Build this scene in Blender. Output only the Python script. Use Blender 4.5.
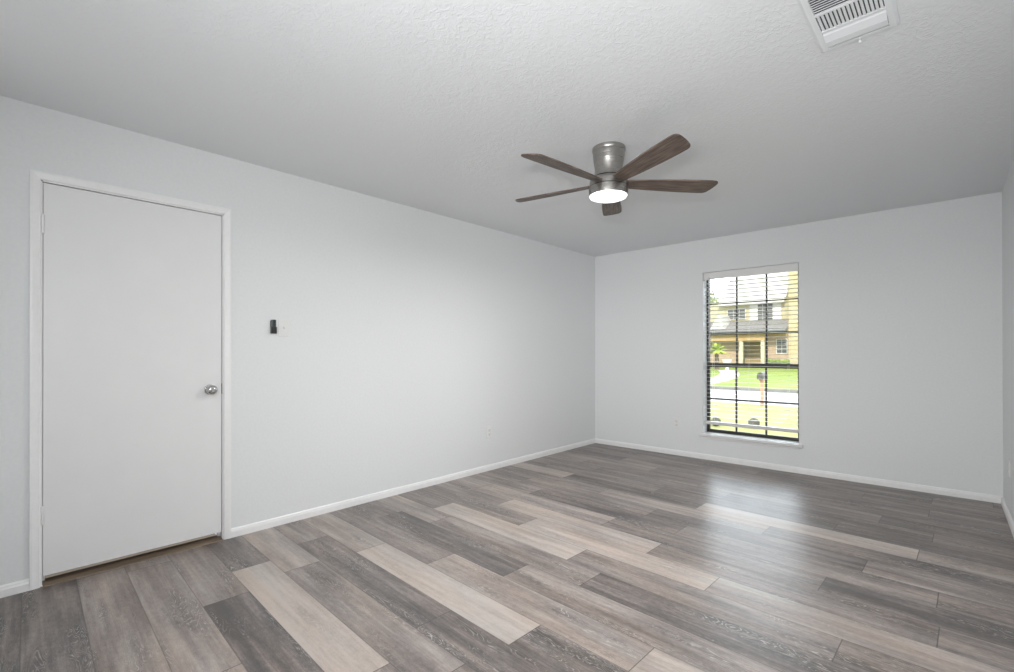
import bpy, bmesh, math, random
from mathutils import Vector, Matrix
C = bpy.context.scene.collection
for o in list(bpy.data.objects): bpy.data.objects.remove(o)
R = math.radians
random.seed(7)

# ------------------------------------------------------------------ camera
CAM = Vector((3.3719, -5.3509, 1.1874)); YAW, PIT, ROL = .7462, .0028, -.0011
FPX, SHY = 473.63, 14.97
F = Vector((-math.sin(YAW)*math.cos(PIT), math.cos(YAW)*math.cos(PIT), math.sin(PIT)))
Rt = Vector((math.cos(YAW), math.sin(YAW), 0)); Up = Rt.cross(F)
R2 = Rt*math.cos(ROL) + Up*math.sin(ROL); U2 = -Rt*math.sin(ROL) + Up*math.cos(ROL)
cd = bpy.data.cameras.new('camera'); cam = bpy.data.objects.new('camera', cd); C.objects.link(cam)
cam.matrix_world = Matrix(((R2.x, U2.x, -F.x, CAM.x), (R2.y, U2.y, -F.y, CAM.y), (R2.z, U2.z, -F.z, CAM.z), (0, 0, 0, 1)))
cd.sensor_fit = 'HORIZONTAL'; cd.sensor_width = 36; cd.lens = FPX/1014*36; cd.shift_y = SHY/1014
cd.clip_start = .02; cd.clip_end = 500
bpy.context.scene.camera = cam

# ------------------------------------------------------------------ light and exposure
sc = bpy.context.scene
sc.view_settings.view_transform = 'Standard'; sc.view_settings.look = 'None'
sc.view_settings.exposure = 0; sc.view_settings.gamma = 1; sc.view_settings.use_curve_mapping = False
w = bpy.data.worlds.new('sky'); sc.world = w; w.use_nodes = True
nt = w.node_tree; nt.nodes.clear()
def wn(t, **kw):
    x = nt.nodes.new('ShaderNode' + t)
    for k, v in kw.items(): setattr(x, k, v)
    return x
tc = wn('TexCoord'); sp = wn('SeparateXYZ'); nt.links.new(tc.outputs['Generated'], sp.inputs[0])
def smooth(out, lo, hi, to0=0, to1=1):
    x = wn('MapRange', interpolation_type='SMOOTHSTEP'); nt.links.new(out, x.inputs[0])
    for i, v in enumerate((lo, hi, to0, to1)): x.inputs[i+1].default_value = v
    return x.outputs[0]
def mul(a, b):
    x = wn('Math', operation='MULTIPLY'); nt.links.new(a, x.inputs[0]); nt.links.new(b, x.inputs[1]); return x.outputs[0]
# added bright sky band, mostly above the view, for the sheen on the floor
band_mask = mul(mul(smooth(sp.outputs['Z'], .06, .16), smooth(sp.outputs['Z'], .50, .75, 1, 0)), smooth(sp.outputs['Y'], .35, .75))
mx = wn('Mix', data_type='RGBA'); nt.links.new(band_mask, mx.inputs[0])
SKY, SHEEN_BAND = 2.2, 12.0
mx.inputs[6].default_value = (.86*SKY, .93*SKY, 1.0*SKY, 1); mx.inputs[7].default_value = (.82*SHEEN_BAND, .90*SHEEN_BAND, SHEEN_BAND, 1)
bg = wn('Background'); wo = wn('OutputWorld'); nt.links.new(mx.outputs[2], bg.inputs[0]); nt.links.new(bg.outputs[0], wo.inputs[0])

def lamp(kind, name, loc, target, energy, color=(1, 1, 1), **kw):
    l = bpy.data.lights.new(name, kind); l.energy = energy; l.color = color
    for k, v in kw.items(): setattr(l, k, v)
    o = bpy.data.objects.new(name, l); C.objects.link(o); o.location = loc
    o.rotation_euler = (Vector(target) - Vector(loc)).to_track_quat('-Z', 'Y').to_euler(); return o
lamp('SUN', 'sun', (6, -20, 20), (0, 6, 0), 3.8, (1, .95, .86), angle=R(.6))
# an added, unseen fill disk behind the camera, and the flash on top of the camera
lamp('AREA', 'added_fill_disk', (2.9, -5.5, 1.6), (1.2, 0, 1.2), 35, (.985, .993, 1), shape='DISK', size=.9)
lamp('AREA', 'flash_head', (3.37, -5.43, 1.46), (.5, 0, 1.75), 9, (1, .995, .985), shape='DISK', size=.09, spread=R(110))
lamp('AREA', 'added_corner_fill', (3.2, -5.5, 1.45), (.1, 0, 1.5), 2.8, (1, .995, .985), shape='DISK', size=.14, spread=R(46))  # added narrow fill lamp that brightens the far corner
lamp('AREA', 'added_front_fill', (1.9, -5.55, 1.4), (1.9, 0, 1.4), 5, (1, 1, 1), shape='RECTANGLE', size=3.0, size_y=2.0)  # added broad area lamp at the front wall, evens out the room

# ------------------------------------------------------------------ materials
def mat(name, col=(.8, .8, .8), rough=.5, metal=0, spec=.5):
    m = bpy.data.materials.new(name); m.use_nodes = True
    b = m.node_tree.nodes['Principled BSDF']
    b.inputs['Base Color'].default_value = (*col, 1); b.inputs['Roughness'].default_value = rough
    b.inputs['Metallic'].default_value = metal; b.inputs['Specular IOR Level'].default_value = spec
    return m
class G:
    def __init__(s, m): s.m = m; s.t = m.node_tree; s.b = s.t.nodes['Principled BSDF']
    def n(s, t, **kw):
        x = s.t.nodes.new('ShaderNode' + t)
        for k, v in kw.items():
            if k.startswith('i_'):
                x.inputs[int(k[2:]) if k[2:].isdigit() else k[2:].replace('_', ' ')].default_value = v
            else: setattr(x, k, v)
        return x
    def l(s, a, b): s.t.links.new(a, b)
    def math(s, op, a, b=None, c=None):
        x = s.n('Math', operation=op)
        for i, v in enumerate((a, b, c)):
            if v is None: continue
            if isinstance(v, (int, float)): x.inputs[i].default_value = v
            else: s.l(v, x.inputs[i])
        return x.outputs[0]
    def ramp(s, fac, stops):
        r = s.n('ValToRGB'); el = r.color_ramp.elements
        el[0].position, el[0].color = stops[0][0], (*stops[0][1], 1)
        el[1].position, el[1].color = stops[-1][0], (*stops[-1][1], 1)
        for p_, c_ in stops[1:-1]: e_ = el.new(p_); e_.color = (*c_, 1)
        s.l(fac, r.inputs[0]); return r.outputs[0]
    def mix(s, fac, a, b, blend='MIX'):
        x = s.n('Mix', data_type='RGBA', blend_type=blend)
        for i, v in ((0, fac), (6, a), (7, b)):
            if isinstance(v, (int, float)): x.inputs[i].default_value = v
            elif isinstance(v, tuple): x.inputs[i].default_value = (*v, 1)
            else: s.l(v, x.inputs[i])
        return x.outputs[2]
    def bump(s, h, strength=.3, dist=.01):
        x = s.n('Bump', i_Strength=strength, i_Distance=dist); s.l(h, x.inputs['Height']); s.l(x.outputs[0], s.b.inputs['Normal'])
def noisy(name, c1, c2, scale=20, rough=.5, metal=0, spec=.5, stretch=(1, 1, 1), bump=0, bdist=.003, detail=4, coord='Object'):
    m = mat(name, c1, rough, metal, spec); g = G(m)
    t = g.n('TexCoord'); mp = g.n('Mapping'); mp.inputs['Scale'].default_value = stretch
    g.l(t.outputs[coord], mp.inputs[0])
    nz = g.n('TexNoise', i_Scale=scale, i_Detail=detail); g.l(mp.outputs[0], nz.inputs[0])
    g.l(g.ramp(nz.outputs[0], [(.35, c1), (.65, c2)]), g.b.inputs['Base Color'])
    if bump: g.bump(nz.outputs[0], bump, bdist)
    return m
M = {}
M['wall'] = noisy('wall_paint', (.755, .77, .778), (.775, .79, .798), 60, .55, spec=.3, bump=.25, bdist=.002)
M['trim'] = noisy('trim_paint', (.84,.84,.84), (.86,.86,.86), 40, .35, spec=.45)
M['door'] = noisy('door_paint', (.785,.785,.79), (.80,.80,.802), 5, .38, spec=.45)
M['plate'] = mat('white_plastic', (.78, .78, .77), .35)
M['slot'] = mat('dark_slot', (.03, .03, .03), .6)
M['vent'] = mat('white_enamel', (.82, .84, .86), .35)
M['void'] = mat('dark_duct', (.05, .055, .065), .7)
M['black'] = mat('black_plastic', (.012, .013, .014), .4)
M['slate'] = mat('slate_plastic', (.035, .045, .05), .3)
M['bronze'] = noisy('bronze_aluminium', (.028, .026, .023), (.04, .036, .03), 30, .45)
M['slat'] = mat('blind_vinyl', (.66, .65, .63), .4)
M['wand'] = mat('wand_plastic', (.42, .42, .41), .3)
M['cord'] = mat('blind_cord', (.75, .74, .70), .8)
M['sill'] = noisy('sill_paint', (.72, .72, .72), (.76, .76, .76), 12, .35)
M['threshold'] = noisy('threshold_wood', (.13, .096, .064), (.20, .15, .105), 30, .5, stretch=(1, .1, 1))
M['chrome'] = mat('polished_chrome', (.52, .52, .51), .1, 1)
M['lens'] = mat('fan_light_lens', (.95, .95, .95), .3)
b_ = M['lens'].node_tree.nodes['Principled BSDF']; b_.inputs['Emission Color'].default_value = (1, .99, .97, 1); b_.inputs['Emission Strength'].default_value = 1.6
# ceiling: stomped plaster
m = M['ceiling'] = mat('textured_ceiling', (.795, .81, .825), .6, spec=.3); g = G(m)
t = g.n('TexCoord'); n1 = g.n('TexNoise', i_Scale=36, i_Detail=3, i_Distortion=1.3); g.l(t.outputs['Object'], n1.inputs[0])
n2 = g.n('TexNoise', i_Scale=120, i_Detail=2); g.l(t.outputs['Object'], n2.inputs[0])
n3 = g.n('TexNoise', i_Scale=3.2, i_Detail=2); g.l(t.outputs['Object'], n3.inputs[0])
h1 = g.ramp(n1.outputs[0], [(.46, (0, 0, 0)), (.58, (1, 1, 1))])
hh = g.math('ADD', g.math('MULTIPLY', h1, n3.outputs[0]), g.math('MULTIPLY', n2.outputs[0], .35)); g.bump(hh, .42, .003)
# brushed nickel
m = M['nickel'] = mat('brushed_nickel', (.41, .395, .375), .3, 1); g = G(m)
t = g.n('TexCoord'); mp = g.n('Mapping'); mp.inputs['Scale'].default_value = (2, 2, 260); g.l(t.outputs['Object'], mp.inputs[0])
nz = g.n('TexNoise', i_Scale=3, i_Detail=3); g.l(mp.outputs[0], nz.inputs[0])
g.l(g.ramp(nz.outputs[0], [(.3, (.24, .24, .24)), (.7, (.40, .40, .40))]), g.b.inputs['Roughness']); g.bump(nz.outputs[0], .12, .001)
# fan blade wood
m = M['blade'] = mat('blade_wood', (.1, .08, .065), .45, spec=.35); g = G(m)
t = g.n('TexCoord'); mp = g.n('Mapping'); mp.inputs['Scale'].default_value = (2.2, 32, 6); g.l(t.outputs['Object'], mp.inputs[0])
nz = g.n('TexNoise', i_Scale=3.2, i_Detail=6, i_Distortion=.5); g.l(mp.outputs[0], nz.inputs[0])
g.l(g.ramp(nz.outputs[0], [(.28, (.045, .034, .028)), (.5, (.12, .088, .070)), (.72, (.22, .17, .14))]), g.b.inputs['Base Color'])
# floor planks (uv = metres along / across the plank; attributes: tone, seed, plen)
PW, PL = .199, 1.27
m = M['floor'] = mat('vinyl_plank', (.3, .27, .25), .3, spec=.5); g = G(m)
uv = g.n('UVMap', uv_map='plank'); sx = g.n('SeparateXYZ'); g.l(uv.outputs[0], sx.inputs[0])
tone = g.n('Attribute', attribute_name='tone').outputs['Fac']; seed = g.n('Attribute', attribute_name='seed').outputs['Fac']
cb = g.n('CombineXYZ'); g.l(sx.outputs[0], cb.inputs[0]); g.l(sx.outputs[1], cb.inputs[1]); g.l(g.math('MULTIPLY', seed, 17.3), cb.inputs[2])
def nz_(scale, st, detail=4, dist=0.):
    mp = g.n('Mapping'); mp.inputs['Scale'].default_value = st; g.l(cb.outputs[0], mp.inputs[0])
    x = g.n('TexNoise', i_Scale=scale, i_Detail=detail, i_Distortion=dist); g.l(mp.outputs[0], x.inputs[0]); return x.outputs[0]
streak = nz_(3, (2.2, 34, 1), 6, .6)          # streaks along the grain
fibre = nz_(9, (9, 60, 1), 4)                 # short fibres
cloud = nz_(1.6, (1.1, 5.5, 1), 2)            # drift of tone along a plank
band = nz_(2.0, (.8, 12, 1), 2, .4)           # broad lengthwise bands
mott = nz_(30, (1, 1.7, 1), 3)
# cathedral grain: contour rings of a warped field, only in patches
wmp = g.n('Mapping'); wmp.inputs['Scale'].default_value = (2.2, 11, 1); g.l(cb.outputs[0], wmp.inputs[0])
wn = g.n('TexNoise', i_Scale=1.5, i_Detail=3, i_Roughness=.42, i_Distortion=.7); g.l(wmp.outputs[0], wn.inputs[0])
ring = g.math('ABSOLUTE', g.math('SINE', g.math('MULTIPLY', wn.outputs[0], 70)))
ring = g.ramp(ring, [(0, (1, 1, 1)), (.5, (0, 0, 0))])
pat = g.ramp(nz_(1.3, (1.7, 9, 1), 2), [(.52, (0, 0, 0)), (.64, (1, 1, 1))])
amp = g.math('SUBTRACT', 1.2, g.math('MULTIPLY', tone, .65))   # pale boards are the quiet ones
dv = g.math('MULTIPLY', g.math('SUBTRACT', streak, .5), .54)
for x_, k_ in ((cloud, .80), (band, .85), (fibre, .60), (mott, .36)): dv = g.math('ADD', dv, g.math('MULTIPLY', g.math('SUBTRACT', x_, .5), k_))
dv = g.math('SUBTRACT', dv, g.math('MULTIPLY', pat, .16))
v = g.math('ADD', tone, g.math('MULTIPLY', dv, amp))
col = g.ramp(v, [(0, (.080, .073, .070)), (.25, (.146, .126, .118)), (.5, (.246, .210, .192)), (.75, (.365, .314, .283)), (1, (.485, .428, .388))])
col = g.mix(g.math('MULTIPLY', g.math('MULTIPLY', ring, pat), g.math('MULTIPLY', g.ramp(mott, [(.25, (0, 0, 0)), (.55, (1, 1, 1))]), .85)), col, (.50, .46, .42))
tint = g.ramp(nz_(1.1, (1.3, 7, 1), 2), [(.35, (.975, 1.0, 1.025)), (.65, (1.03, .99, .955))])
col = g.mix(1.0, col, tint, 'MULTIPLY')
plen = g.n('Attribute', attribute_name='plen').outputs['Fac']
dy = g.math('MINIMUM', sx.outputs[1], g.math('SUBTRACT', PW, sx.outputs[1])); dx = g.math('MINIMUM', sx.outputs[0], g.math('SUBTRACT', plen, sx.outputs[0]))
ex = g.math('LESS_THAN', dx, .0022); ey = g.math('MULTIPLY', g.math('LESS_THAN', dy, .0022), .62)
seam = g.math('MAXIMUM', ex, ey)
col = g.mix(g.math('MULTIPLY', seam, .72), col, (.045, .04, .037))
g.l(col, g.b.inputs['Base Color'])
g.l(g.math('ADD', .27, g.math('MULTIPLY', streak, .14)), g.b.inputs['Roughness'])
g.bump(g.math('SUBTRACT', g.math('MULTIPLY', streak, .4), seam), .25, .001)
# glass
m = M['glass'] = bpy.data.materials.new('window_glass'); m.use_nodes = True; t_ = m.node_tree; t_.nodes.clear()
tr = t_.nodes.new('ShaderNodeBsdfTransparent'); tr.inputs[0].default_value = (.97, .98, .97, 1); gl = t_.nodes.new('ShaderNodeBsdfGlossy'); gl.inputs['Roughness'].default_value = .02
fr = t_.nodes.new('ShaderNodeFresnel'); fr.inputs[0].default_value = 1.45; mx = t_.nodes.new('ShaderNodeMixShader'); ou = t_.nodes.new('ShaderNodeOutputMaterial')
t_.links.new(fr.outputs[0], mx.inputs[0]); t_.links.new(tr.outputs[0], mx.inputs[1]); t_.links.new(gl.outputs[0], mx.inputs[2]); t_.links.new(mx.outputs[0], ou.inputs[0])
# outdoors
M['grass'] = noisy('lawn_grass', (.27, .30, .10), (.36, .33, .16), 1.1, .9, spec=.1, detail=8)
M['grass2'] = noisy('green_lawn', (.20, .27, .05), (.28, .33, .09), .8, .9, spec=.1, detail=8)
M['concrete'] = noisy('street_concrete', (.50, .49, .48), (.56, .55, .54), 2, .9, spec=.1)
M['curb'] = noisy('curb_concrete', (.20, .20, .19), (.26, .25, .24), 3, .9, spec=.1)
def brick(name, c1, c2, mortar):
    m = mat(name, c1, .9, spec=.1); g = G(m); t = g.n('TexCoord'); s_ = g.n('SeparateXYZ'); g.l(t.outputs['Object'], s_.inputs[0])
    c = g.n('CombineXYZ'); g.l(g.math('ADD', s_.outputs[0], s_.outputs[1]), c.inputs[0]); g.l(s_.outputs[2], c.inputs[1])
    bt = g.n('TexBrick', i_Scale=1.0); g.l(c.outputs[0], bt.inputs[0])
    bt.inputs['Color1'].default_value = (*c1, 1); bt.inputs['Color2'].default_value = (*c2, 1); bt.inputs['Mortar'].default_value = (*mortar, 1)
    bt.inputs['Brick Width'].default_value = .21; bt.inputs['Row Height'].default_value = .075; bt.inputs['Mortar Size'].default_value = .008
    g.l(bt.outputs[0], g.b.inputs['Base Color']); return m
M['brick'] = brick('tan_brick', (.47, .32, .21), (.52, .37, .25), (.52, .46, .38))
M['brick2'] = brick('gold_brick', (.52, .42, .24), (.57, .47, .29), (.56, .50, .38))
M['cream'] = noisy('cream_siding', (.50, .45, .28), (.54, .48, .32), 3, .8, spec=.1)
M['door_tan'] = mat('tan_door_paint', (.46, .36, .18), .6)
M['column'] = mat('column_cream_paint', (.62, .58, .44), .7, spec=.1)
M['beam'] = noisy('porch_beam_wood', (.50, .33, .16), (.56, .40, .22), 2, .7, spec=.1)
M['house_white'] = mat('house_white_paint', (.72, .71, .70), .7, spec=.1)
M['roof'] = noisy('grey_shingle', (.22, .21, .20), (.29, .275, .265), 6, .9, spec=.1, stretch=(1, 1, 4))
M['eave'] = mat('eave_grey_paint', (.15, .155, .165), .8, spec=.1)
M['roof_pale'] = noisy('pale_shingle', (.62, .60, .58), (.70, .68, .66), 5, .9, spec=.1, stretch=(1, 1, 4))
M['pane'] = mat('house_window_pane', (.085, .085, .085), .35)
M['frond'] = noisy('palm_leaf', (.30, .42, .05), (.46, .54, .12), 6, .7, spec=.1)
M['bark'] = noisy('palm_bark', (.16, .12, .09), (.25, .20, .15), 12, .9, spec=.1, bump=.5, bdist=.02)
M['leaf'] = noisy('hedge_leaf', (.26, .36, .08), (.38, .46, .14), 9, .8, spec=.1)
M['treeleaf'] = noisy('tree_leaf', (.38, .43, .22), (.48, .52, .30), 5, .8, spec=.1)
M['post'] = noisy('redwood_post', (.50, .30, .22), (.58, .37, .29), 10, .8, spec=.1)
M['mailgrey'] = mat('mailbox_grey', (.10, .095, .088), .6, .0)
M['stone'] = noisy('garden_stone', (.08, .08, .07), (.14, .13, .11), 14, .9, spec=.1, bump=.4, bdist=.01)

# ------------------------------------------------------------------ mesh helpers
class MB:
    def __init__(s): s.b = bmesh.new()
    def box(s, x0, x1, y0, y1, z0, z1, bev=0):
        r = bmesh.ops.create_cube(s.b, size=1); vs = r['verts']
        for v in vs: v.co = Vector(((x0+x1)/2+v.co.x*(x1-x0), (y0+y1)/2+v.co.y*(y1-y0), (z0+z1)/2+v.co.z*(z1-z0)))
        if bev: bmesh.ops.bevel(s.b, geom=list({e_ for v in vs for e_ in v.link_edges}), offset=bev, segments=2, affect='EDGES', profile=.5)
        return s
    def lathe(s, prof, seg=48, c=(0, 0, 0), axis='Z', cap=True):
        rings = []
        for r_, h in prof:
            ring = []
            for k in range(seg):
                a = 2*math.pi*k/seg; x, y = r_*math.cos(a), r_*math.sin(a)
                p_ = {'Z': (x, y, h), 'X': (h, x, y), 'Y': (x, h, y)}[axis]
                ring.append(s.b.verts.new(Vector(c)+Vector(p_)))
            rings.append(ring)
        for a, b in zip(rings, rings[1:]):
            for k in range(seg): s.b.faces.new((a[k], a[(k+1) % seg], b[(k+1) % seg], b[k]))
        if cap: s.b.faces.new(rings[0]); s.b.faces.new(rings[-1])
        return s
    def prism(s, pts, h0, h1, f):
        """pts: 2-D outline, f(u,v,h)->xyz"""
        a = [s.b.verts.new(f(u, v_, h0)) for u, v_ in pts]; b = [s.b.verts.new(f(u, v_, h1)) for u, v_ in pts]; n = len(pts)
        s.b.faces.new(a); s.b.faces.new(b)
        for k in range(n): s.b.faces.new((a[k], a[(k+1) % n], b[(k+1) % n], b[k]))
        return s
    def tube(s, pts, r, seg=8):
        pts = [Vector(p_) for p_ in pts]; rings = []
        for i, p_ in enumerate(pts):
            d = (pts[min(i+1, len(pts)-1)]-pts[max(i-1, 0)]).normalized(); u = d.orthogonal().normalized(); q = d.cross(u)
            rr = r[i] if isinstance(r, (list, tuple)) else r
            rings.append([s.b.verts.new(p_+(u*math.cos(2*math.pi*k/seg)+q*math.sin(2*math.pi*k/seg))*rr) for k in range(seg)])
        for a, b in zip(rings, rings[1:]):
            for k in range(seg): s.b.faces.new((a[k], a[(k+1) % seg], b[(k+1) % seg], b[k]))
        s.b.faces.new(rings[0]); s.b.faces.new(rings[-1]); return s
    def build(s, name, m, parent=None, smooth=0, loc=None):
        bmesh.ops.recalc_face_normals(s.b, faces=s.b.faces)
        me = bpy.data.meshes.new(name); s.b.to_mesh(me); s.b.free()
        me.materials.append(m)
        o = bpy.data.objects.new(name, me); C.objects.link(o)
        if smooth:
            for p_ in me.polygons: p_.use_smooth = True
            me.set_sharp_from_angle(angle=R(smooth))
        if parent: o.parent = parent
        if loc: o.location = loc
        return o
def tag(o, label=None, cat=None, group=None, kind=None):
    for k, v_ in (('label', label), ('category', cat), ('group', group), ('kind', kind)):
        if v_: o[k] = v_
    return o
def empty(name, loc, rz=0):
    o = bpy.data.objects.new(name, None); C.objects.link(o); o.location = loc; o.rotation_euler.z = rz; o.empty_display_size = .1; return o
def struct(o, label=None, cat=None): return tag(o, label, cat, kind='structure')

# ------------------------------------------------------------------ room shell
W, L, H, T = 3.7034, 5.60, 2.44, .19
DY0, DY1, DZ = -5.198, -4.356, 2.073            # door opening (jamb to jamb)
WX0, WX1, WZ0, WZ1 = 1.392, 2.320, .283, 2.068  # window opening
struct(MB().box(-T, 0, -L-T, DY0, 0, H).box(-T, 0, DY1, T, 0, H).box(-T, 0, DY0, DY1, DZ, H).build('wall_left', M['wall']), 'plain pale grey painted wall with the white door', 'wall')
struct(MB().box(0, WX0, 0, T, -.4, H).box(WX1, W, 0, T, -.4, H).box(WX0, WX1, 0, T, -.4, WZ0).box(WX0, WX1, 0, T, WZ1, H).build('wall_back', M['wall']), 'pale grey painted wall holding the window', 'wall')
struct(MB().box(W, W+T, -L-T, T, -.02, H).build('wall_right', M['wall']), 'shaded pale grey wall at the right edge', 'wall')
struct(MB().box(0, W, -L-T, -L, -.02, H).build('wall_front', M['wall']), 'pale grey wall behind the camera', 'wall')
struct(MB().box(-T, W+T, -L-T, T, H, H+.12).build('ceiling', M['ceiling']), 'white ceiling with stomped plaster texture', 'ceiling')

# floor: every plank a quad of one mesh, clipped to the room
SL = -.033
JO = {4: .824, 5: .535, 6: .749, 7: .424, 8: .80, 9: 1.235, 10: 1.65, 11: .735, 12: .511, 13: 1.22, 14: .805, 15: 1.634, 16: .80, 17: 1.769, 18: 1.22,
      19: .71, 20: 1.55, 21: .77, 22: .49, 23: 1.199, 24: .74, 25: 1.6, 26: .75, 27: 1.1, 28: .4, 1: 1.1, 2: 1.30, 3: 1.39, 0: .9, -1: .3, -2: 1.1}
TONES = {0: (.2, .3, .4), 1: (.36, .42, .5), 2: (.54, .54, .5), 3: (.58, .56, .5), 4: (.56, .20, .5), 5: (.34, .90, .45), 6: (.74, .52, .5), 7: (.46, .30, .30),
         8: (.70, .92, .30), 9: (.42, .66, .72), 10: (.38, .24, .52, .55), 11: (.60, .50, .22), 12: (.36, .84, .46, .36), 13: (.40, .80, .64), 14: (.52, .80, .40, .42),
         15: (.62, .62, .34, .15), 16: (.5, .25, .42, .35), 17: (.48, .48, .28, .45), 18: (.42, .62, .32), 19: (.80, .24, .84, .60), 20: (.42, .42, .28), 21: (.45, .40, .26, .40),
         22: (.62, .40, .48, .28), 23: (.62, .40, .44), 24: (.28, .46, .36, .46), 25: (.42, .42, .40), 26: (.32, .36, .34, .46), 27: (.3, .32, .3), 28: (.3, .3, .3)}
def clip(poly, ax, lim, sgn):
    out = []
    for i in range(len(poly)):
        a, b = poly[i-1], poly[i]; da, db = sgn*(a[ax]-lim), sgn*(b[ax]-lim)
        if (da <= 0) != (db <= 0):
            t_ = da/(da-db); out.append(tuple(a[k]+(b[k]-a[k])*t_ for k in range(4)))
        if db <= 0: out.append(b)
    return out
bm = bmesh.new(); ul = bm.loops.layers.uv.new('plank'); tl = bm.faces.layers.float.new('tone'); sl_ = bm.faces.layers.float.new('seed'); pl_ = bm.faces.layers.float.new('plen')
rnd = random.Random(3)
for k in range(-3, 30):
    y0 = lambda x: -5.275 + SL*(x-.5) + PW*(k-1)
    j = JO.get(k, rnd.uniform(0, PL)); js = [j+PL*i for i in range(-3, 5)]
    tones = TONES.get(k, (.4, .5, .3, .45)); first = [i for i in range(len(js)-1) if js[i+1] > .02][0]
    for i in range(len(js)-1):
        a, b = js[i], js[i+1]; sk = .033*PW
        q = [(a, y0(a), 0, 0), (b, y0(b), PL, 0), (b+sk, y0(b)+PW, PL, PW), (a+sk, y0(a)+PW, 0, PW)]
        for ax, lim, sg in ((0, W, 1), (0, 0, -1), (1, 0, 1), (1, -L, -1)):
            q = clip(q, ax, lim, sg) if q else q
        if len(q) < 3: continue
        f_ = bm.faces.new([bm.verts.new((p_[0], p_[1], 0)) for p_ in q])
        for lp, p_ in zip(f_.loops, q): lp[ul].uv = (p_[2], p_[3])
        f_[tl] = tones[min(max(i-first, 0), len(tones)-1)]; f_[sl_] = rnd.random(); f_[pl_] = PL
bmesh.ops.recalc_face_normals(bm, faces=bm.faces)
for f_ in bm.faces:
    if f_.normal.z < 0: f_.normal_flip()
me = bpy.data.meshes.new('floor'); bm.to_mesh(me); bm.free(); me.materials.append(M['floor'])
fo = bpy.data.objects.new('floor', me); C.objects.link(fo); struct(fo, 'grey brown wood plank floor with light and dark boards', 'floor')
md = fo.modifiers.new('thick', 'SOLIDIFY'); md.thickness = .02; md.offset = -1

# baseboards
def baseboard(name, runs, side):
    b = MB()
    prof = [(0, 0), (.013, 0), (.013, .036), (.010, .045), (.010, .050), (.005, .057), (0, .057)]
    for p0, p1 in runs:
        fx = {'left': lambda u, v_, h: (u, h, v_), 'back': lambda u, v_, h: (h, -u, v_), 'right': lambda u, v_, h: (W-u, h, v_), 'front': lambda u, v_, h: (h, -L+u, v_)}[side]
        b.prism(prof, p0, p1, fx)
    return struct(b.build(name, M['trim']), 'low white baseboard along the wall', 'baseboard')
baseboard('baseboard_left', [(-L, -5.2325), (-4.3215, 0)], 'left')['label'] = 'low white baseboard along the wall with the door'
baseboard('baseboard_back', [(0, W)], 'back')['label'] = 'low white baseboard under the window'
baseboard('baseboard_right', [(-L, 0)], 'right')['label'] = 'low white baseboard along the shaded wall at the right edge'
baseboard('baseboard_front', [(0, W)], 'front')['label'] = 'low white baseboard behind the camera'

# ------------------------------------------------------------------ door
b = MB()
CW = .040
prof = [(0, 0), (.006, 0), (.010, .004), (.012, .016), (.015, .030), (.015, CW), (0, CW)]
# casing: swept profile round three sides, mitred
path_in = [(DY0+.006, 0), (DY0+.006, DZ-.006), (DY1-.006, DZ-.006), (DY1-.006, 0)]
offs = [(-1, 0), (-1, 1), (1, 1), (1, 0)]
vs = [[b.b.verts.new((pr[0], p_[0]+o_[0]*pr[1], p_[1]+o_[1]*pr[1])) for pr in prof] for p_, o_ in zip(path_in, offs)]
for a, c in zip(vs, vs[1:]):
    for k in range(len(prof)-1): b.b.faces.new((a[k], a[k+1], c[k+1], c[k]))
struct(b.build('trim_1', M['trim']), 'white moulded casing around the door', 'door casing')
# jambs and stop
b = MB().box(-T, .0, DY0, DY0+.012, 0, DZ).box(-T, .0, DY1-.012, DY1, 0, DZ).box(-T, .0, DY0, DY1, DZ-.012, DZ)
b.box(-.062, -.05, DY0+.012, DY0+.024, 0, DZ).box(-.062, -.05, DY1-.024, DY1-.012, 0, DZ).box(-.062, -.05, DY0, DY1, DZ-.024, DZ-.012)
struct(b.build('trim_2', M['trim']), 'white jamb lining the doorway behind the casing', 'door jamb')
dr = struct(empty('door_1', (-.008, (DY0+DY1)/2, 0)), 'flat white slab door with a round chrome knob', 'door')
dc = (DY0+DY1)/2
sl = MB().box(-.036, 0, DY0+.0145-dc, DY1-.0150-dc, .048, DZ-.0155, .0015).build('slab', M['door'], dr)
kz, ky = .956, -4.436-dc
kn = MB().lathe([(.0, 0), (.030, 0), (.032, .003), (.030, .007), (.016, .010)], 40, (0, ky, kz), 'X').lathe([(.012, .008), (.011, .022), (.013, .030)], 32, (0, ky, kz), 'X').build('knob_rose', M['chrome'], dr, 40)
kb = MB().lathe([(.011, .020), (.020, .023), (.0265, .029), (.0300, .037), (.0305, .043), (.0285, .051), (.0235, .0575), (.016, .0615), (.009, .063), (.0075, .0615), (.0005, .061)], 48, (0, ky, kz), 'X').build('knob', M['chrome'], dr, 40)
MB().box(-.03, .001, DY1-.0150-dc, DY1-.0122-dc, kz-.03, kz+.035).build('latch_plate', M['black'], dr)
for hz in (1.845, .358):
    h = MB().lathe([(.0, -.048), (.005, -.047), (.0065, -.044), (.0065, .044), (.005, .047), (0, .049)], 16, (.009, DY0+.0125-dc, hz))
    for q in (-.027, -.009, .009, .027): h.lathe([(.0069, q-.0006), (.0069, q+.0006)], 16, (.009, DY0+.0125-dc, hz))
    h.box(.0085, .0095, DY0-.008-dc, DY0+.0125-dc, hz-.044, hz+.044)
    h.build('hinge', M['trim'], dr, 40)
struct(MB().prism([(-.09, 0), (.016, 0), (.013, .004), (-.02, .012), (-.075, .012)], DY0+.013, DY1-.013, lambda u, v_, h: (u, h, v_)).build('trim_3', M['threshold']), 'worn brown threshold strip under the door', 'threshold')
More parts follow.
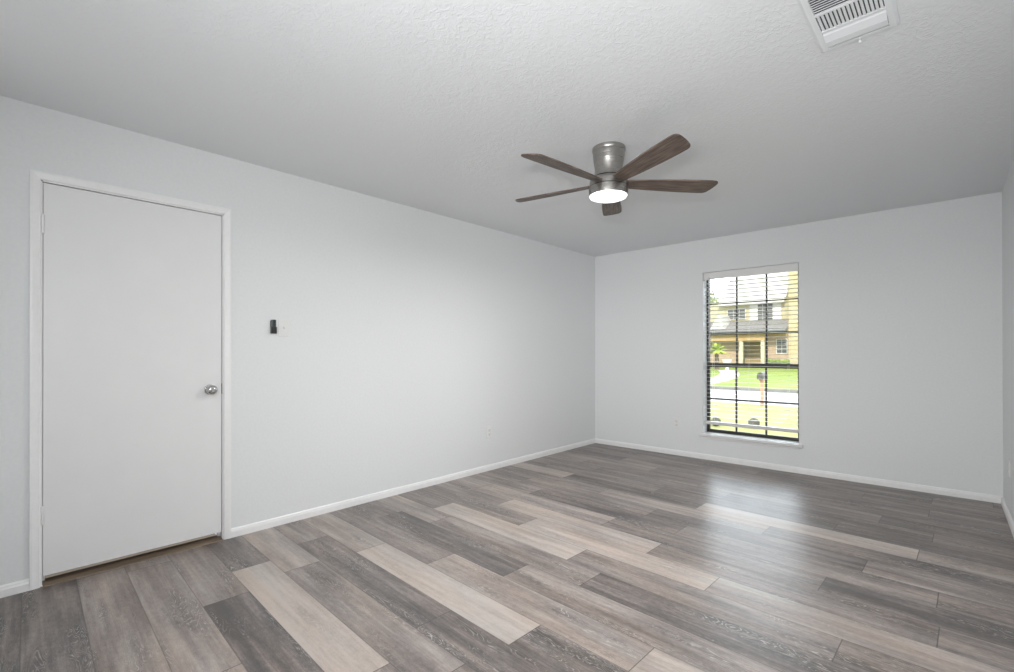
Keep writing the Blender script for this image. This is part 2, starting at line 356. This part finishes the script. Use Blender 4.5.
# the dark hall behind the door
b = MB().box(-1.3, -T, DY0-.3, DY1+.3, -.06, -.001).box(-1.3, -T, DY0-.3, DY1+.3, 2.3, 2.36).box(-1.36, -1.3, DY0-.36, DY1+.36, -.06, 2.36).box(-1.3, -T, DY0-.36, DY0-.3, -.06, 2.36).box(-1.3, -T, DY1+.3, DY1+.36, -.06, 2.36)
struct(b.build('wall_hall', M['threshold']), 'unlit hall behind the closed door', 'hall')

# ------------------------------------------------------------------ wall fittings
def outlet(loc_, rz, label):
    t = tag(empty('power_outlet', loc_, rz), label, 'outlet')          # local: +x = out of the wall, y = along the wall
    MB().box(0, .006, -.036, .036, -.058, .058, .0025).build('cover_plate', M['plate'], t)
    for s in (-1, 1):
        rc = MB().lathe([(.0165, .004), (.0165, .0085), (.015, .0092)], 24, (0, 0, s*.0205), 'X').build('receptacle', M['plate'], t, 40)
        MB().box(.0088, .0096, -.0085, -.0055, s*.0205, s*.0205+.009).box(.0088, .0096, .0055, .0085, s*.0205, s*.0205+.009).lathe([(.0028, .0088), (.0028, .0096)], 12, (0, 0, s*.0205-.007), 'X').build('slot', M['slot'], rc)
    MB().lathe([(.003, .0055), (.003, .0072), (.001, .0078)], 12, (0, 0, 0), 'X').build('screw', M['plate'], t)
    return t
outlet((0, -1.972, .383), 0, 'white duplex outlet low on the wall that holds the door')
outlet((1.097, 0, .369), R(-90), 'white duplex outlet low on the wall left of the window')
outlet((W, -.538, .376), R(180), 'white outlet on the shaded wall at the right edge, seen edge-on')
t = tag(empty('light_switch', (0, -3.989, 1.357)), 'white toggle light switch plate beside the black remote holder', 'light switch')
MB().box(0, .006, -.036, .036, -.059, .059, .0025).build('cover_plate', M['plate'], t)
MB().box(.005, .0075, -.006, .006, -.013, .013).prism([(.006, -.008), (.006, .006), (.017, .012), (.017, .004)], -.0045, .0045, lambda u, v_, h: (u, h, v_)).build('toggle', M['plate'], t)
for s in (-1, 1): MB().lathe([(.003, .0055), (.003, .0072), (.001, .0078)], 12, (0, 0, s*.041), 'X').build('screw', M['plate'], t)
t = tag(empty('fan_remote', (0, -4.0605, 1.366)), 'small black fan remote in a wall cradle left of the switch plate', 'remote control')
MB().box(0, .004, -.018, .018, -.046, .040, .002).box(.004, .022, -.0180, -.0158, -.046, -.004, .002).box(.004, .022, .0158, .0180, -.046, -.004, .002).box(.019, .023, -.0180, .0180, -.046, -.004, .0015).box(.003, .022, -.0180, .0180, -.049, -.044, .0015).build('cradle', M['black'], t)
rb = MB().box(.0045, .0185, -.0155, .0155, -.043, .046, .004).build('remote_body', M['slate'], t)
for z_ in (.036, .024, .012):
    MB().lathe([(.0045, .018), (.0045, .0196), (.003, .0202)], 16, (0, 0, z_), 'X').build('button', M['black'], rb)

# ------------------------------------------------------------------ ceiling register
t = tag(empty('air_vent', (3.119, -3.242, H), R(-1.3)), 'white metal ceiling register with slotted louvers', 'air vent')
b = MB()   # stamped frame, sloping to the ceiling, local z down
x1, y1 = .1265, .232; xi, yi = .097, .204
ring = [(x1, y1, 0), (x1, y1, -.004), (x1-.010, y1-.010, -.011), (xi, yi, -.012), (xi, yi, -.002)]
vv = [[b.b.verts.new((sx_*r_[0], sy_*r_[1], r_[2])) for sx_, sy_ in ((1, 1), (-1, 1), (-1, -1), (1, -1))] for r_ in ring]
for a, c in zip(vv, vv[1:]):
    for k in range(4): b.b.faces.new((a[k], a[(k+1) % 4], c[(k+1) % 4], c[k]))
for yy in (.075, -.047): b.box(-xi, xi, yy-.006, yy+.006, -.012, -.006)
b.build('vent_frame', M['vent'], t)
MB().box(-xi-.001, xi+.001, -yi-.001, yi+.001, -.0014, -.0004).build('duct_opening', M['void'], t)
# curved deflector plate on the far end
pts = [(.081+.005, -.0035), (.100, -.012), (.150, -.0195), (.185, -.0195), (.2045, -.012), (.2045, -.0095), (.185, -.017), (.150, -.017), (.100, -.0095), (.088, -.0025)]
pts = [(u-.009 if u > .12 else u, v_) for u, v_ in pts]
MB().prism(pts, -xi, xi, lambda u, v_, h: (h, u, v_)).build('deflector_plate', M['vent'], t)
b = MB(); n = 15
for k in range(n):
    x_ = -xi+.008+k*(2*xi-.016)/(n-1); s = 1
    b.prism([(x_-.0049, -.0075), (x_-.0047, -.0087), (x_+.0045, -.0128), (x_+.0049, -.0118)], -.039, .068, lambda u, v_, h: (u, h, v_))
b.build('louver_bank', M['vent'], t)
b = MB(); n = 10
for k in range(n):
    y_ = -.061-k*.0145
    b.prism([(y_-.0058, -.0128), (y_-.0054, -.0138), (y_+.0050, -.0102), (y_+.0046, -.0092)], -xi, xi, lambda u, v_, h: (h, u, v_))
b.build('louver_bank', M['vent'], t)
MB().tube([(.005, .200, -.010), (.005, .208, -.014), (.005, .213, -.018), (.005, .2135, -.023), (.005, .209, -.027)], [.004, .004, .0042, .0045, .004], 10).build('damper_lever', M['vent'], t, 60)

# ------------------------------------------------------------------ ceiling fan
fan = tag(empty('ceiling_fan', (1.858, -2.79, H)), 'brushed nickel low ceiling fan with five dark wooden blades and a lit lamp', 'ceiling fan')
fan.rotation_euler = Matrix.Rotation(R(.7), 3, Vector((-.679, .734, 0))).to_euler()   # it hangs a touch out of level
MB().lathe([(.0, .002), (.0985, .002), (.1005, -.004), (.1005, -.020), (.098, -.024)], 64).build('ceiling_ring', M['nickel'], fan, 40)
MB().lathe([(.095, -.022), (.0965, -.030), (.0955, -.050), (.0925, -.074), (.0925, -.0755), (.0905, -.0765), (.0905, -.078), (.092, -.079), (.088, -.098), (.0845, -.120), (.083, -.140), (.084, -.158), (.0875, -.172), (.090, -.178)], 64).build('motor_housing', M['nickel'], fan, 40)
MB().lathe([(.070, -.172), (.088, -.176), (.088, -.186), (.070, -.190)], 48).build('shadow_gap', M['black'], fan, 40)
MB().lathe([(.086, -.184), (.096, -.186), (.107, -.193), (.1135, -.204), (.1155, -.216), (.1165, -.238)], 64).build('blade_hub', M['nickel'], fan, 40)
MB().lathe([(.110, -.2375), (.1145, -.2385), (.1145, -.2415), (.110, -.2425)], 64).build('shadow_gap', M['black'], fan, 40)
MB().lathe([(.112, -.2415), (.1175, -.243), (.1185, -.262), (.1185, -.286), (.1175, -.292), (.1145, -.294)], 64).build('lamp_housing', M['nickel'], fan, 40)
MB().lathe([(.1145, -.288), (.1145, -.294), (.110, -.301), (.095, -.307), (.070, -.311), (.035, -.3135), (.001, -.314)], 64).build('lamp_lens', M['lens'], fan, 60)
def blade_outline():
    top, bot = [], []
    n_ = 26
    ctl = [(.085, .040), (.16, .046), (.25, .054), (.35, .061), (.45, .066), (.55, .0685), (.60, .0680)]
    def hw(x):
        for (a, b), (c, d) in zip(ctl, ctl[1:]):
            if a <= x <= c: return b+(d-b)*(x-a)/(c-a)
        return ctl[-1][1]
    for k in range(n_+1):
        x = .085+(.60-.085)*k/n_; top.append((x, hw(x))); bot.append((x, -hw(x)))
    tip = [(.630, -.0675), (.650, -.0645), (.663, -.0575), (.669, -.0470), (.669, -.034), (.666, -.015), (.660, .008), (.652, .030), (.643, .049), (.634, .060), (.620, .0665)]
    return bot+tip+top[::-1]
me0 = None
for k in range(5):
    a = R(-26+72*k)
    if me0 is None:
        b = MB().prism(blade_outline(), -.004, .004, lambda u, v_, h: (u, v_, h))
        o = b.build('blade', M['blade'], fan); me0 = o
        bv = o.modifiers.new('edge', 'BEVEL'); bv.width = .0015; bv.segments = 2; bv.limit_method = 'ANGLE'
    else:
        o = me0.copy(); C.objects.link(o)
    o.location = (0, 0, -.217)
    o.rotation_euler = (Matrix.Rotation(a, 3, 'Z') @ Matrix.Rotation(R(-12), 3, 'X')).to_euler()
ld = bpy.data.lights.new('fan_lamp', 'AREA'); ld.shape = 'DISK'; ld.size = .2; ld.energy = 30; ld.color = (1, .985, .96)
lo = bpy.data.objects.new('fan_lamp', ld); C.objects.link(lo); lo.location = (1.858, -2.79, H-.320)

# ------------------------------------------------------------------ window
win = struct(empty('window_1', ((WX0+WX1)/2, .125, WZ0)), 'dark bronze window divided into small panes', 'window')
wc = (WX0+WX1)/2
def wb(b, x0, x1, y0, y1, z0, z1, bev=0): return b.box(x0-wc, x1-wc, y0-.10, y1-.10, z0-WZ0, z1-WZ0, bev)
b = MB(); fz0, fz1 = WZ0+.006, WZ1
wb(b, WX0, WX0+.020, .098, .158, fz0, fz1); wb(b, WX1-.030, WX1, .098, .158, fz0, fz1); wb(b, WX0, WX1, .098, .158, fz0+.0, fz0+.020); wb(b, WX0, WX1, .098, .158, fz1-.035, fz1)
b.build('window_frame', M['bronze'], win)
gx0, gx1 = WX0+.012, WX1-.024
VX = (1.703, 1.997)
# upper sash (outer), lower sash (inner)
b = MB(); mz = 1.039
wb(b, gx0, gx1, .124, .146, mz-.004, mz+.026); wb(b, gx0, gx0+.010, .124, .146, mz, fz1-.03); wb(b, gx1-.008, gx1, .124, .146, mz, fz1-.03); wb(b, gx0, gx1, .124, .146, fz1-.05, fz1-.03)
us = b.build('upper_sash', M['bronze'], win)
b = MB()
for x_ in VX: wb(b, x_-.0085, x_+.0085, .128, .142, mz, fz1-.03)
wb(b, gx0, gx1, .128, .142, 1.727-.006, 1.727+.006); wb(b, gx0, gx1, .128, .142, 1.390-.011, 1.390+.011)
b.build('muntin_grid', M['bronze'], us)
b = MB(); wb(b, gx0, gx1, .133, .137, mz, fz1-.03); b.build('glass_pane', M['glass'], us)
b = MB()
wb(b, gx0, gx1, .100, .123, mz-.020, mz+.014); wb(b, gx0, gx0+.018, .100, .123, fz0+.015, mz); wb(b, gx1-.009, gx1, .100, .123, fz0+.015, mz); wb(b, gx0, gx1, .100, .123, fz0+.015, fz0+.034)
ls = b.build('lower_sash', M['bronze'], win)
b = MB()
for x_ in VX: wb(b, x_-.0085, x_+.0085, .104, .118, fz0+.025, mz)
wb(b, gx0, gx1, .104, .118, .664-.009, .664+.009)
b.build('muntin_grid', M['bronze'], ls)
b = MB(); wb(b, gx0, gx1, .109, .113, fz0+.025, mz); b.build('glass_pane', M['glass'], ls)
b = MB(); wb(b, 2.185, 2.245, .094, .118, mz+.014, mz+.022, .002); wb(b, 2.195, 2.222, .088, .106, mz+.020, mz+.034, .003); b.build('sash_latch', M['bronze'], win)
# interior stool and apron
struct(MB().box(WX0-.036, WX1+.034, -.030, -.0005, WZ0-.028, WZ0, .003).box(WX0+.0005, WX1-.0005, -.001, .1235, WZ0-.004, WZ0+.005).build('window_sill', M['sill']), 'white sill ledge under the window', 'window sill')
struct(MB().box(WX0-.02, WX1+.02, -.008, -.0005, WZ0-.052, WZ0-.0285, .002).build('trim_4', M['trim']), 'thin white apron strip under the window sill', 'apron')
struct(MB().box(WX0-.05, WX1+.05, T+.0005, T+.09, WZ0-.09, WZ0-.01).box(WX0+.02, WX1-.02, T-.002, T+.05, WZ0-.01, WZ0+.012).build('trim_5', M['brick']), 'tan brick ledge outside under the window', 'ledge')

# blind
bl = tag(empty('window_blind', (wc, .045, WZ1)), 'white slatted blind with open slats hung inside the window', 'blind')
bx0, bx1 = WX0+.010-wc, WX1-.008-wc
MB().box(bx0, bx1, -.024, .028, -.046, -.002).build('headrail', M['slat'], bl)
MB().box(bx0-.004, bx1+.004, -.040, -.030, -.082, -.003, .002).box(bx0-.004, bx0+.006, -.032, .02, -.082, -.003).box(bx1-.006, bx1+.004, -.032, .02, -.082, -.003).build('valance', M['plate'], bl)
def slat_mesh():
    b = MB(); n_ = 7; hw = .025; top = []; bot = []
    for k in range(n_+1):
        y_ = -hw+2*hw*k/n_; z_ = .0012*(1-(y_/hw)**2); top.append((y_, z_+.0012)); bot.append((y_, z_-.0012))
    b.prism(top+bot[::-1], bx0+.002, bx1-.002, lambda u, v_, h: (h, u, v_)); return b
s0 = slat_mesh().build('slat', M['slat'], bl); z_ = -.118; PITCH = .0435; k = 0
zr = .404-WZ1
while z_-.02 > zr+.020:
    o = s0 if k == 0 else s0.copy()
    if k: C.objects.link(o)
    o.location = (0, 0, z_); o.rotation_euler.x = R(-2.8); z_ -= PITCH; k += 1
MB().box(bx0+.002, bx1-.002, -.026, .026, zr-.017, zr+.017, .004).build('bottom_rail', M['slat'], bl)
for x_ in (bx0+.09, 0, bx1-.09):
    MB().tube([(x_, -.027, -.05), (x_, -.027, zr)], .0009, 6).tube([(x_, .027, -.05), (x_, .027, zr)], .0009, 6).build('ladder_cord', M['cord'], bl)
wd = MB().tube([(bx0+.062, -.046, -.06), (bx0+.062, -.046, -.80)], .004, 8).build('tilt_wand', M['wand'], bl)

# ------------------------------------------------------------------ outdoors
GZ = -.30
def at(px, py, Y):   # the point on the vertical plane y = Y behind a pixel of the photograph: used once, to read off the street's real layout
    d = F*FPX + R2*(px-507) + U2*(336+SHY-py); t_ = (Y-CAM.y)/d.y; p_ = CAM+d*t_; return p_.x, p_.z
def slab(name, x0, x1, y0, y1, z0, z1, th, m, label, cat):
    b = MB().prism([(y0, z0), (y1, z1), (y1, z1-th), (y0, z0-th)], x0, x1, lambda u, v_, h: (h, u, v_)); return struct(b.build(name, m), label, cat)
slab('front_lawn', -30, 25, T, 9.3, GZ, GZ, .3, M['grass'], 'dry yellow green lawn just outside the window', 'lawn')
slab('street', -60, 40, 9.3, 14.3, GZ-.02, GZ-.02, .3, M['concrete'], 'pale concrete street beyond the near lawn', 'street')
slab('street_curb', -60, 40, 14.3, 14.55, GZ+.10, GZ+.10, .4, M['curb'], 'grey curb along the far side of the street', 'curb')
slab('far_lawn', -60, 40, 14.55, 60, GZ+.08, .18, .3, M['grass2'], 'bright green lawn in front of the house across the street', 'lawn')
FY = 36.0
def fz(y): return GZ+.08+(.18-GZ-.08)*(y-14.55)/(60-14.55)
# driveway apron on the left of the far lawn
b = MB()
pl = []
for k in range(13):
    u = k/12; y_ = 14.6+u*15; x_ = -4.6-u*u*3.4; pl.append((x_, y_))
for (xa, ya), (xb, yb) in zip(pl, pl[1:]):
    b.b.faces.new([b.b.verts.new(q) for q in ((xa-.55, ya, fz(ya)+.012), (xa+.55, ya, fz(ya)+.012), (xb+.55, yb, fz(yb)+.012), (xb-.55, yb, fz(yb)+.012))])
bmesh.ops.remove_doubles(b.b, verts=b.b.verts, dist=.001)
r_ = bmesh.ops.extrude_face_region(b.b, geom=list(b.b.faces)); bmesh.ops.translate(b.b, verts=[q for q in r_['geom'] if isinstance(q, bmesh.types.BMVert)], vec=(0, 0, -.08))
struct(b.build('front_walk', M['concrete']), 'pale curved walk across the far lawn', 'path')

house = tag(empty('house', (-8, FY, fz(FY))), 'two storey tan brick house with white shutters across the street', 'house')
hz0 = fz(FY); HX = -8
def hbox(b, x0, x1, y0, y1, z0, z1): return b.box(x0-HX, x1-HX, y0-FY, y1-FY, z0-hz0, z1-hz0)
def X(px, Y=FY): return at(px, 351, Y)[0]
def Z(py, Y=FY): return at(755, py, Y)[1]
UY = FY+2.2                                   # upper storey stands back behind the porch roof
zc = Z(331.5, FY-1.2)                         # lower eave
b = MB(); hbox(b, X(768), 3.0, FY, FY+.3, hz0-.3, zc+.3); hbox(b, -22, X(741), FY+.2, FY+.5, hz0-.3, zc+.3); b.build('brick_wall', M['brick'], house)
b = MB(); hbox(b, X(735), X(770), FY+1.4, FY+1.6, hz0-.3, zc+.3); b.build('entry_wall', M['cream'], house)
b = MB(); hbox(b, -20, X(789, UY), UY, UY+7, zc, Z(300, UY)); b.build('upper_wall', M['cream'], house)
b = MB(); hbox(b, X(788.5, FY-.3), X(788.5, FY-.3)+4.2, FY-.3, FY+6, hz0-.3, 9.6); b.build('brick_tower', M['brick2'], house)
# porch roof
ye, yu = FY-1.2, UY; zu = Z(320, UY)
MB().prism([(ye-FY, zc-hz0), (yu-FY, zu-hz0), (yu-FY, zu-.16-hz0), (ye-FY, zc-.16-hz0)], -22-HX, X(788)-HX, lambda u, v_, h: (h, u, v_)).build('porch_roof', M['roof'], house)
b = MB(); hbox(b, -22, X(788), ye-.08, ye, zc-.18, zc+.06); b.build('gutter', M['eave'], house)
b = MB(); hbox(b, -22, X(768), FY-.9, FY-.6, Z(340.5, FY-.8), zc-.12); hbox(b, X(768), X(788), FY-.15, FY-.003, Z(337, FY), zc-.05); b.build('porch_beam', M['beam'], house)
for px in (741.5, 763): b = MB(); x_ = X(px, FY-.75); hbox(b, x_-.13, x_+.13, FY-.88, FY-.62, hz0-.2, Z(340, FY-.75)); hbox(b, x_-.18, x_+.18, FY-.93, FY-.57, hz0-.2, hz0+.25); b.build('porch_column', M['column'], house)
b = MB(); hbox(b, X(748, FY+1.3), X(748, FY+1.3)+1.0, FY+1.33, FY+1.4, hz0, hz0+2.05); b.build('front_door', M['door_tan'], house)
# upper roof (pale) with a gable rising to the right
zt = Z(301, UY)
MB().prism([(UY-.5-FY, zt-.15-hz0), (UY+5-FY, Z(262, UY+5)-hz0), (UY+10-FY, zt-hz0), (UY+9.9-FY, zt-.3-hz0), (UY+5-FY, Z(262, UY+5)-.3-hz0), (UY-.5-FY, zt-.3-hz0)], X(727, UY)-HX-.6, X(786, UY)-HX, lambda u, v_, h: (h, u, v_)).build('upper_roof', M['roof_pale'], house)
def hwin(px0, px1, py0, py1, Y, cols, rows, name='house_window'):
    x0, x1 = X(px0, Y), X(px1, Y); z0, z1 = Z(py1, Y), Z(py0, Y)
    b = MB(); t_ = .045
    hbox(b, x0-t_, x0, Y-.1, Y, z0-t_, z1+t_); hbox(b, x1, x1+t_, Y-.1, Y, z0-t_, z1+t_); hbox(b, x0, x1, Y-.1, Y, z1, z1+t_); hbox(b, x0, x1, Y-.1, Y, z0-t_, z0)
    for c in range(1, cols): xx = x0+(x1-x0)*c/cols; hbox(b, xx-.012, xx+.012, Y-.07, Y-.03, z0, z1)
    for r0 in range(1, rows): zz = z0+(z1-z0)*r0/rows; hbox(b, x0, x1, Y-.07, Y-.03, zz-.014, zz+.014)
    f_ = b.build('house_window', M['house_white'], house)
    b = MB(); hbox(b, x0, x1, Y-.045, Y-.001, z0, z1); b.build('window_pane', M['pane'], f_)
hwin(728, 745.5, 308, 318, UY, 3, 3); hwin(758, 773, 303.5, 322, UY, 3, 5); hwin(777, 787, 340, 353, FY, 2, 3)
for a, c in ((749.8, 757.3), (773.6, 781.5)):
    b = MB(); x0, x1 = X(a, UY), X(c, UY); z0, z1 = Z(322.5, UY), Z(303, UY); hbox(b, x0, x1, UY-.05, UY-.001, z0, z1)
    for k in range(9): zz = z0+(z1-z0)*(k+.5)/9; hbox(b, x0+.06, x1-.06, UY-.065, UY-.045, zz-.05, zz+.03)
    b.build('shutter', M['house_white'], house)
# small gable on the porch roof
xa, xb, xm = X(710.5, FY-.4), X(724.5, FY-.4), X(719, FY-.4); za, zm = Z(328, FY-.4), Z(312.5, FY-.4)
MB().prism([(xa-HX, za-hz0), (xm-HX, zm-hz0), (xb-HX, za-hz0), (xb-.5-HX, za-.02-hz0), (xm-HX, zm-.5-hz0), (xa+.6-HX, za-.02-hz0)], -.5, 2.3, lambda u, v_, h: (u, h, v_)).build('gable_roof', M['roof_pale'], house)
MB().prism([(xa+.55-HX, za-.02-hz0), (xm-HX, zm-.42-hz0), (xb-.45-HX, za-.02-hz0)], -.35, -.25, lambda u, v_, h: (u, h, v_)).build('gable_wall', M['cream'], house)
b = MB(); x0, x1 = X(745.5, FY-1), X(760.5, FY-1)
for z_ in (.12, .62): hbox(b, x0, x1, FY-1.03, FY-.97, hz0+z_, hz0+z_+.06)
nn = 9
for k in range(nn): xx = x0+(x1-x0)*k/(nn-1); hbox(b, xx-.025, xx+.025, FY-1.02, FY-.98, hz0-.05, hz0+.66)
b.build('porch_railing', M['beam'], house)

# palm
pY = 30.0; px_, pz = X(716.5, pY), fz(pY)
pt = tag(empty('palm_tree', (px_, pY, pz)), 'small bright green palm with a stubby trunk before the house', 'palm')
zc_ = Z(350, pY)-pz
MB().tube([(0, 0, -.05), (.02, 0, zc_*.5), (0, 0, zc_)], [.17, .14, .12], 12).build('trunk', M['bark'], pt, 50)
rp = random.Random(5)
for k in range(22):
    a = 2*math.pi*k/22+rp.uniform(-.1, .1); el = R(rp.choice((5, 25, 45, 65, 75))); ln = rp.uniform(.75, 1.1); b = MB(); pr = None
    for i in range(9):
        u = i/8; r0 = ln*u*math.cos(el); z0 = zc_+ln*u*math.sin(el)-.45*u*u*ln*.9; wd_ = .16*math.sin(math.pi*(.12+.88*u)**.8)+.012
        c = Vector((math.cos(a)*r0, math.sin(a)*r0, z0)); s_ = Vector((-math.sin(a), math.cos(a), 0))*wd_
        cur = [b.b.verts.new(c-s_-Vector((0, 0, wd_*.5))), b.b.verts.new(c), b.b.verts.new(c+s_-Vector((0, 0, wd_*.5)))]
        if pr: b.b.faces.new((pr[0], pr[1], cur[1], cur[0])); b.b.faces.new((pr[1], pr[2], cur[2], cur[1]))
        pr = cur
    o = b.build('frond', M['frond'], pt); so = o.modifiers.new('thick', 'SOLIDIFY'); so.thickness = .012
# leafy masses
def foliage(name, m, c, rad, n_, lsz, seed, parent, squash=(1, 1, 1)):
    b = MB(); rg = random.Random(seed)
    for _ in range(n_):
        d = Vector((rg.gauss(0, 1), rg.gauss(0, 1), rg.gauss(0, 1))).normalized()*(rg.random()**.33)
        p_ = Vector(c)+Vector((d.x*rad*squash[0], d.y*rad*squash[1], d.z*rad*squash[2]))
        u = Vector((rg.gauss(0, 1), rg.gauss(0, 1), rg.gauss(0, 1))).normalized(); v_ = u.orthogonal().normalized(); s_ = lsz*rg.uniform(.6, 1.2)
        b.b.faces.new([b.b.verts.new(p_+u*s_), b.b.verts.new(p_+v_*s_*.5), b.b.verts.new(p_-u*s_), b.b.verts.new(p_-v_*s_*.5)])
    return b.build(name, m, parent)
for i, (px, sz, lab) in enumerate(((769.5, .26, 'low green shrub right of the white porch column'), (777.6, .24, 'low green shrub under the small house window'), (785.8, .26, 'low green shrub at the foot of the brick tower'))):
    y_ = FY-1.0-.75*i; t = tag(empty('shrub', (X(px, y_), y_, fz(y_))), lab, 'shrub', 'shrubs before the house')
    foliage('foliage', M['leaf'], (0, 0, .5), sz, 700, .08, 20+i, t, (1.1, .8, .75)); MB().tube([(0, 0, -.05), (0, 0, .5)], .05, 8).build('stem', M['bark'], t)
ty = 56.0; t = tag(empty('tree', (X(702, ty), ty, fz(ty))), 'pale green tree behind the left end of the house', 'tree')
foliage('foliage', M['treeleaf'], (0, 0, 6.2), 2.3, 2600, .22, 31, t, (1, 1, 1.3)); MB().tube([(0, 0, -.1), (.1, 0, 3), (0, 0, 6)], [.25, .2, .1], 10).build('trunk', M['bark'], t)
# white urn on the lawn
uy = 27.0; t = tag(empty('garden_urn', (X(727, uy), uy, fz(uy))), 'white garden urn on the far lawn right of the palm', 'urn')
MB().lathe([(.20, -.02), (.20, .08), (.10, .14), (.08, .40), (.14, .48), (.24, .62), (.28, .78), (.30, .84), (.26, .84)], 24).build('urn_body', M['house_white'], t, 40)
# mailbox
my = 9.0; mx_ = X(762, my); t = tag(empty('mailbox', (mx_, my, GZ)), 'grey round-topped mailbox on a reddish wooden post at the street edge', 'mailbox')
mh = Z(379, my)-GZ
MB().box(-.038, .038, -.038, .038, -.05, mh).box(-.04, .04, -.12, .16, mh-.05, mh).build('post', M['post'], t)
pr = [(-.085, 0), (.085, 0)]+[(.085*math.cos(a), .11+.085*math.sin(a)) for a in [R(q) for q in range(0, 181, 15)]]
bx = MB().prism(pr, -.18, .24, lambda u, v_, h: (u, h, mh+v_)).build('mailbox_body', M['mailgrey'], t, 40)
MB().box(.087, .093, .05, .065, mh+.08, mh+.26).box(.087, .093, .05, .13, mh+.20, mh+.26).build('flag', M['post'], t)
# two round stones close to the house
for (x_, y_, r_, lab) in ((at(716, 425, 4.5)[0], 4.5, .098, 'small round grey stone on the lawn near the left end of the blind rail'), (at(754, 427, 4.75)[0], 4.75, .108, 'small round grey stone on the lawn seen above the middle of the blind rail')):
    b = MB(); bmesh.ops.create_icosphere(b.b, subdivisions=3, radius=r_)
    for v_ in b.b.verts: v_.co *= 1+.05*math.sin(v_.co.x*60+y_)*math.cos(v_.co.z*45); v_.co.z = v_.co.z*.95+r_*.86
    tag(b.build('garden_stone', M['stone'], None, 60, (x_, y_, GZ)), lab, 'stone', 'round stones on the near lawn')
